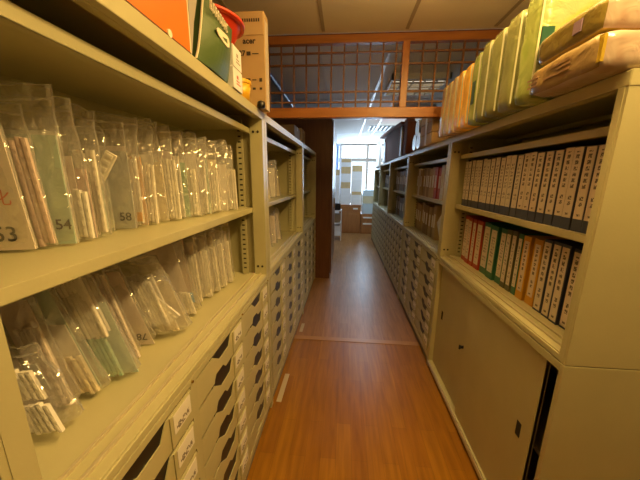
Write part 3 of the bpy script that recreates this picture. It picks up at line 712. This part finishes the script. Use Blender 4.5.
# ------------------------------------------------------------------ packs on top of the right row
ZR = ZU + UR + .0015
LIME = print_mat('lime_wrap', [(.30, .40, .09), (.38, .45, .13), (.28, .36, .10), (.42, .45, .22)], 9)
LIMEF = print_mat('lime_face', [(.10, .24, .06), (.22, .29, .07), (.27, .31, .16), (.27, .22, .12)], 7)
OLIVE = print_mat('olive_wrap', [(.22, .24, .085), (.27, .29, .11), (.24, .25, .09)], 10)
AMBER = print_mat('amber_wrap', [(.95, .52, .05), (1, .6, .1), (.9, .46, .05)], 10)
TANW = print_mat('tan_wrap', [(.66, .44, .18), (.72, .52, .25), (.58, .38, .14)], 10)
CLEARP = film_mat('pack_film', haze=.05, gloss=1.2)
SEAMW = mat('wrap_seam', (.46, .46, .3), .3)
TEAL = mat('teal_print', (.012, .06, .04), .35)
def soft(mb_dims, rnd, cr=.006, n=(8, 4, 10), pw=.22):
    """a soft wrapped pack: a box with rounded edges and slightly crumpled skin; x 0..a, y 0..b, z 0..c"""
    a, b, c = mb_dims; bm = bmesh.new()
    bmesh.ops.create_cube(bm, size=1); bmesh.ops.subdivide_edges(bm, edges=bm.edges[:], cuts=9, use_grid_fill=True)
    sd = rnd.uniform(0, 50)
    for v in bm.verts:
        p = v.co * 2
        r = min(a, b, c) * pw; q = []
        h = (a / 2, b / 2, c / 2)
        inner = [h[i] - r for i in range(3)]
        P = Vector([p[i] * h[i] for i in range(3)])
        K = Vector([max(-inner[i], min(inner[i], P[i])) for i in range(3)])
        D = P - K
        if D.length > 1e-6: P = K + D.normalized() * min(r, D.length)
        nv = noise.noise_vector(P * 14 + Vector((sd, 0, 0))) * cr
        P = P + nv + Vector((a / 2, b / 2, c / 2)); P.z = max(P.z, .0005)
        v.co = P
    me = bpy.data.meshes.new('pack'); bm.to_mesh(me); bm.free(); return me
def pack(label, x, y, th, h, dp, m, seed, face=None, seams=True, z=None, mark=None):
    rnd = random.Random(seed)
    t = thing('tissue_pack', label, 'tissue pack', (x, y, ZR if z is None else z), 0, 'wrapped packs standing on the right row')
    me = soft((dp, th, h), rnd, .004); me.materials.append(m)
    if face:
        me.materials.append(face)
        for p in me.polygons:
            if p.normal.y < -.6: p.material_index = 1
    link('wrapper', me, t, smooth=True)
    if seams: part('wrap_seam', MB().box(-.002, .004, -.0015, .0015, .02, h - .02), SEAMW, t)
    if mark: part('printed_panel', MB().box(-.0035, -.001, th * .25, th * .6, h * .3, h * .62), mark, t)
    return t
px = .662
packs = [(1.165, .118, .38, LIME, 'lime green wrapped pack standing nearest, behind the two lying packs', LIMEF, None), (1.292, .115, .365, OLIVE, 'olive green wrapped pack, second of the standing row', None, None),
         (1.415, .105, .36, OLIVE, 'olive green wrapped pack, third of the standing row', None, None), (1.528, .085, .36, OLIVE, 'olive green wrapped pack, fourth of the standing row', None, None),
         (1.622, .085, .345, LIME, 'lime wrapped pack with a dark green printed panel, fifth of the standing row', None, TEAL), (1.715, .10, .33, AMBER, 'bright amber wrapped pack, nearest of the two amber ones', None, None),
         (1.83, .08, .33, AMBER, 'amber wrapped pack, farther of the two amber ones', None, None), (1.92, .08, .33, TANW, 'tan wrapped pack, just past the amber ones', None, None),
         (2.01, .08, .33, TANW, 'tan wrapped pack, second past the amber ones', None, None), (2.10, .08, .33, TANW, 'tan wrapped pack, last of the standing row', None, None)]
for i, (y, th, h, m, lb, face, mk) in enumerate(packs): pack(lb, px, y, th, h, .34, m, 400 + i, face, mark=mk)
# dark green printed panel of the near face of the lime pack
nearp = [o for o in bpy.data.objects if o.get('label', '').startswith('lime green wrapped pack')][0]
part('printed_panel', MB().box(.006, .046, -.004, .004, .13, .235), TEAL, nearp)
# two packs lying flat at the near end
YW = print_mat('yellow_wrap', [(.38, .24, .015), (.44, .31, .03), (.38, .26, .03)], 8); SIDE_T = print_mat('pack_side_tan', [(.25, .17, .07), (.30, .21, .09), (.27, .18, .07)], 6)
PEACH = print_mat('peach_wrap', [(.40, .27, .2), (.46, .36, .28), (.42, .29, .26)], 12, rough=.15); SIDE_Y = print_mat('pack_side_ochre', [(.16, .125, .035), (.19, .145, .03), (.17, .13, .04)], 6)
def flat_pack(label, z, y0, y1, th, side, top, end, x0, seed):
    t = thing('tissue_pack', label, 'tissue pack', (x0, y0, z), 0, 'wrapped packs lying on the right row')
    me = soft((.40, y1 - y0, th), random.Random(seed), .004, pw=.27)
    for m in (side, top, end): me.materials.append(m)
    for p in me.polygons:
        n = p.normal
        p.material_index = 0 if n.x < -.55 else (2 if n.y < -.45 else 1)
    link('wrapper', me, t, smooth=True)
    return t
f1 = flat_pack('peach wrapped tissue pack lying flat, lower of the two at the near right corner', ZR, .863, 1.160, .098, SIDE_T, PEACH, PEACH, .648, 501)
PRN = mat('print_brown', (.24, .14, .06), .5); PURP = mat('print_purple', (.2, .13, .2), .5)
mb = MB()
for k, (ya, yb, za) in enumerate(((.10, .20, .062), (.10, .155, .05), (.10, .21, .036), (.24, .295, .055), (.24, .285, .042), (.24, .29, .03))): mb.box(-.0045, -.002, ya, yb, za, za + .006)
part('printed_lines', mb, PRN, f1)
part('yellow_edge', MB().box(.004, .012, .004, .02, .02, .085), YW, f1)
f2 = flat_pack('yellow wrapped tissue pack lying flat, upper of the two at the near right corner', ZR + .099, .885, 1.16, .092, SIDE_Y, YW, PEACH, .655, 502)
part('printed_square', MB().box(-.0045, -.002, .07, .10, .03, .062), PURP, f2)

# far right tops: silver rolls, kraft stack, dark stand
SILV = mat('silver_film', (.62, .64, .66), .25, metal=.3, bump=.4, bscale=30)
for i, (y, z, r) in enumerate(((2.90, 0, .075), (3.06, 0, .075), (2.98, .1285, .075))):
    b = tag(part('film_roll', MB().cyl((0, -r, r), 'x', r, .32, 24), SILV, loc=(.70, y + r, ZR + z), smooth=False), ['silver film roll, nearer of the lower two beyond the transom', 'silver film roll, farther of the lower two beyond the transom', 'silver film roll on top of the other two'][i], 'roll', 'silver rolls on the second right unit')
for i in range(3):
    b = thing('kraft_pack', 'kraft paper pack on the second right unit, %s of three stacked' % ('lowest', 'middle', 'topmost')[i], 'paper pack', (.69, 2.437 + .006 * i, ZR + .088 * i), 0, 'kraft paper packs under the transom')
    part('body', MB().box(0, .30, 0, .36, 0, .086), KRAFT if i % 2 else bpy.data.materials['kraft_flap'], b, bevel=.008)
    part('band', MB().box(-.001, .301, .15, .20, -.0005 + .001, .087), WHITE, b)
DBR = wood('stand_wood', (.13, .04, .022), (.19, .06, .032), .8, 'Z')
st = thing('wooden_stand', 'dark brown slatted wooden stand with pale curved side panels, on the third right unit', 'stand', (.70, 3.48, ZR))
part('tall_post', MB().box(0, .10, -.03, .12, 0, .36).box(.0, .09, .0, .16, .33, .40), DBR, st, bevel=.012)
part('body', MB().prism([(.22, 0), (2.0, 0), (2.0, .42), (1.2, .42), (.22, .36)], 'x', .02, .30), DBR, st)
part('sloping_top', MB().prism([(.2, .36), (1.2, .42), (2.3, .46), (2.3, .49), (1.2, .455), (.2, .39)], 'x', -.03, .33), DBR, st)
PALE = mat('pale_panel', (.62, .68, .72), .4)
def arch(mb, y0, y1, z0, z1, x0, x1, wd):
    n = 10; pts = []
    for k in range(n + 1): a = PI * k / n; pts.append(((y0 + y1) / 2 + (y1 - y0) / 2 * math.cos(a), z1 - (y1 - y0) / 2 + (y1 - y0) / 2 * math.sin(a)))
    pts = [(y1, z0)] + pts + [(y0, z0)]
    mb.prism(pts, 'x', x0, x1)
for ya, yb in ((.30, .40), (1.75, 2.05)):
    mb = MB(); arch(mb, ya, yb, 0.0, .36, .005, .021, .03); part('curved_panel', mb, PALE, st, bevel=.003, label='pale curved panel')
wp = thing('display_board', 'tall white display board standing on the farthest right unit', 'display board', (.70, 6.02, ZR - .06))
part('board', MB().box(0, .05, 0, .5, 0, .56), WMETAL, wp, bevel=.01)
part('foot', MB().box(-.02, .12, .1, .4, -.0, .03), WMETAL, wp)

# ------------------------------------------------------------------ far room
pd_ = thing('wooden_pedestal', 'brown wooden pedestal with one door, under the stacked cartons', 'cabinet', (-.10, 7.70, 0))
part('body', MB().box(0, .58, .02, .6, .0, .76), MIDWOOD, pd_, bevel=.004)
part('top_board', MB().box(-.01, .59, 0, .61, .76, .785), MIDWOOD, pd_, bevel=.003)
part('drawer', MB().box(.02, .56, .003, .02, .61, .74), MIDWOOD, pd_, bevel=.003)
dr = part('door', MB().box(.02, .56, .003, .02, .04, .595), MIDWOOD, pd_, bevel=.004)
part('door_panel', MB().box(.09, .49, -.003, .004, .11, .53), MIDWOOD, dr, bevel=.004)
part('white_label', MB().box(.37, .50, -.001, .003, .665, .705), WHITE, pd_)
ds = thing('drawer_chest', 'low brown wooden drawer chest right of the pedestal', 'cabinet', (.49, 7.68, 0))
part('body', MB().box(0, .40, .02, .6, 0, .545), MIDWOOD, ds, bevel=.004)
for z in (.03, .2, .37):
    d = part('drawer', MB().box(.015, .385, .004, .02, z, z + .155), MIDWOOD, ds, bevel=.003)
    if z > .1: part('white_handle', MB().box(.06, .32, -.006, .004, z + .06, z + .10), WHITE, d)
TOPW = mat('carton_brown_top', (.6, .45, .24), .6, var=.08, vscale=12); CW = mat('carton_white', (.82, .85, .9), .55, var=.04)
def carton(label, x, y, z, w, h, brown, group='cartons stacked on the wooden pedestal'):
    t = thing('storage_carton', label, 'box', (x, y, z), 0, group)
    part('body', MB().box(0, w, 0, .3, 0, h), CW, t, bevel=.003)
    if brown: part('brown_band', MB().box(.008, w - .008, -.002, .01, h * .55, h - .006), TOPW, t, label='brown printed band')
    return t
x1 = -.085; z = .786
for i, (h, b, lb) in enumerate(((.235, 0, 'white carton at the bottom of the left tall stack'), (.375, 1, 'carton with brown band, second of the left tall stack'), (.4, 1, 'carton with brown band, third of the left tall stack'), (.20, 1, 'topmost carton of the left tall stack'))):
    carton(lb, x1, 7.75, z, .27, h, b); z += h + .001
z = .786
for i, (h, b, lb) in enumerate(((.16, 0, 'white carton at the bottom of the right stack'), (.2, 1, 'carton with mottled band, second of the right stack'), (.33, 0, 'pale blue carton in the right stack'), (.355, 1, 'topmost carton of the right stack, brown band'))):
    carton(lb, x1 + .295, 7.76, z, .275, h, b); z += h + .001
z = 0.001
for i, (h, b, lb) in enumerate(((.55, 0, 'white carton on the floor left of the wooden pedestal'), (.45, 0, 'white carton, second of the stack behind the white rack'), (.38, 0, 'pale carton, third of the stack behind the white rack'), (.34, 1, 'topmost carton of the stack behind the white rack'))):
    carton(lb, -.385, 7.76, z, .275, h, b, 'cartons stacked behind the white rack'); z += h + .001
BL = mat('pale_blue_box', (.5, .62, .74), .5)
for i, (z, h, m, lb) in enumerate(((.546, .28, BL, 'pale blue box on the drawer chest'), (.827, .2, mat('tan_box', (.55, .5, .36), .6), 'tan box on the pale blue box by the window'), (1.028, .16, BL, 'light blue box topmost by the window'))):
    b = thing('plastic_box', lb, 'box', (.53, 7.74 + .01 * i, z), 0, 'boxes stacked on the drawer chest')
    part('body', MB().box(0, .33, 0, .3, 0, h - .02), m, b, bevel=.004); part('lid', MB().box(-.006, .336, -.006, .306, h - .02, h - .001), m, b, bevel=.003)
rk = thing('white_rack', 'white metal rack with boxes, at the left of the far aisle', 'rack', (-.33, 6.72, 0))
for x in (0, .28):
    for y in (0, .36): part('leg', MB().box(x, x + .022, y, y + .022, 0, .74), WMETAL, rk)
for z in (.12, .42, .72): part('rack_shelf', MB().box(0, .302, 0, .382, z, z + .018), WMETAL, rk)
for z, h, m, lb in ((.4385, .2, BOXB, 'dark brown box on the white rack, upper'), (.1385, .22, CW, 'white box on the white rack, lower'), (.7385, .16, BLACK, 'black box on top of the white rack')):
    tag(part('box', MB().box(.03, .27, .03, .3, 0, h), m, loc=(-.33, 6.72, z), bevel=.006), lb, 'box')
cu = thing('curtain', 'pale blue curtain at the left of the far window', 'curtain', (-.62, 9.13, 1.02))
mb = MB(); n = 40
for j in (0, 1):
    for i in range(n + 1): mb.v.append((.44 * i / n, .03 * math.sin(i * 1.1), 1.48 * j))
for i in range(n): mb.f.append([i, i + 1, n + 2 + i, n + 1 + i]); mb.mi.append(0)
cc = part('cloth', mb, mat('curtain_blue', (.4, .55, .85), .8), cu, smooth=True); cc.modifiers.new('solid', 'SOLIDIFY').thickness = .004
part('rod', MB().cyl((-.03, 0, 1.485), 'x', .01, .52, 12), WMETAL, cu)

# ceiling fittings of the far room
LAMP = mat('lamp_tube', (1, 1, 1), .4, emis=(1, .9, .7), estr=1.6)
LOUV = mat('louver', (.5, .42, .3), .4)
def louver_light(label, x0, x1, y0, y1):
    t = thing('ceiling_light', label, 'ceiling light', ((x0 + x1) / 2, (y0 + y1) / 2, H - .06), 0, 'louvred ceiling lights')
    a, b = (x1 - x0) / 2, (y1 - y0) / 2
    part('frame', MB().box(-a, a, -b, -b + .02, 0, .058).box(-a, a, b - .02, b, 0, .058).box(-a, -a + .02, -b, b, 0, .058).box(a - .02, a, -b, b, 0, .058), WMETAL, t)
    part('tube', MB().cyl((-a + .03, -b * .4, .035), 'x', .014, 2 * a - .06, 10), LAMP, t)
    part('tube', MB().cyl((-a + .03, b * .4, .035), 'x', .014, 2 * a - .06, 10), LAMP, t)
    mb = MB(); y = -b + .06
    while y < b - .03: mb.box(-a + .02, a - .02, y, y + .008, 0, .02); y += .085
    for k in range(1, 5): mb.box(-a + 2 * a * k / 5 - .004, -a + 2 * a * k / 5 + .004, -b + .02, b - .02, 0, .02)
    part('louver', mb, LOUV, t)
louver_light('louvred ceiling light seen through the lattice', .46, 1.06, 3.22, 3.82)
louver_light('louvred ceiling light farther off, above the right row', .70, 1.30, 4.5, 5.1)
vt = thing('ceiling_vent', 'dark slatted air vent in the far ceiling', 'vent', (.85, 6.48, H - .012))
part('backing', MB().box(-.34, .34, -.3, .3, .008, .0115), DARK, vt)
for k in range(9): part('slat', MB().box(-.34 + .085 * k - .012, -.34 + .085 * k + .012, -.3, .3, 0, .008), WMETAL, vt)
bp = tag(part('pipe', MB().cyl((0, 0, 0), 'y', .022, 4.2, 14), mat('blue_pipe', (.06, .12, .5), .35), loc=(-.79, 2.5, H - .03), smooth=False), 'blue pipe running along the far ceiling at left', 'pipe')

# things on the near floor
tag(part('floor_tape', MB().box(-.012, .022, 0, .28, 0, .0035), mat('pale_floor_strip', (.48, .40, .24), .5), loc=(-.405, 1.60, .0002), rot=(0, 0, a2)), 'pale strip lying on the floor along the left cabinets', 'strip')
tag(part('floor_tape', MB().box(-.012, .02, 0, .16, 0, .0035), bpy.data.materials['pale_floor_strip'], loc=(-.388, 2.50, .0002), rot=(0, 0, a2)), 'short pale strip on the floor beyond the threshold at left', 'strip')

# ------------------------------------------------------------------ light
def area(name, loc, rot, sx, sy, power, color, portal=False):
    l = bpy.data.lights.new(name, 'AREA'); l.shape = 'RECTANGLE'; l.size = sx; l.size_y = sy; l.energy = power; l.color = color
    o = bpy.data.objects.new(name, l); COL.objects.link(o); o.location = loc; o.rotation_euler = rot
    if portal: l.cycles.is_portal = True
    return o
area('near_lamp', (.63, .58, 2.51), (0, 0, 0), .16, .95, 44, (1, .63, .20))
area('ceiling_fill_upward', (.30, 1.15, 2.36), (PI, 0, 0), .3, .6, 24, (1, .64, .24))  # added fill without a fixture, aimed up to brighten the near ceiling
area('far_lamp', (.75, 5.9, H - .03), (0, 0, 0), .5, 2.4, 44, (.72, .86, 1.0))
area('window_daylight', (.37, YF + .30, 1.80), (-PI / 2, 0, 0), 2.1, 1.7, 260, (.55, .76, 1.0))
wd_ = bpy.data.worlds.new('sky'); C.world = wd_; wd_.use_nodes = True
nt = wd_.node_tree; bg = nt.nodes['Background']; bg.inputs['Color'].default_value = (.82, .92, 1, 1); bg.inputs['Strength'].default_value = 2.2

C.cycles.transparent_max_bounces = 40
C.cycles.max_bounces = 10
C.cycles.use_denoising = True
C.cycles.sample_clamp_indirect = 6
C.view_settings.view_transform = 'Standard'; C.view_settings.look = 'None'; C.view_settings.gamma = 1; C.view_settings.exposure = -0.12
try: C.view_settings.use_curve_mapping = False
except Exception: pass
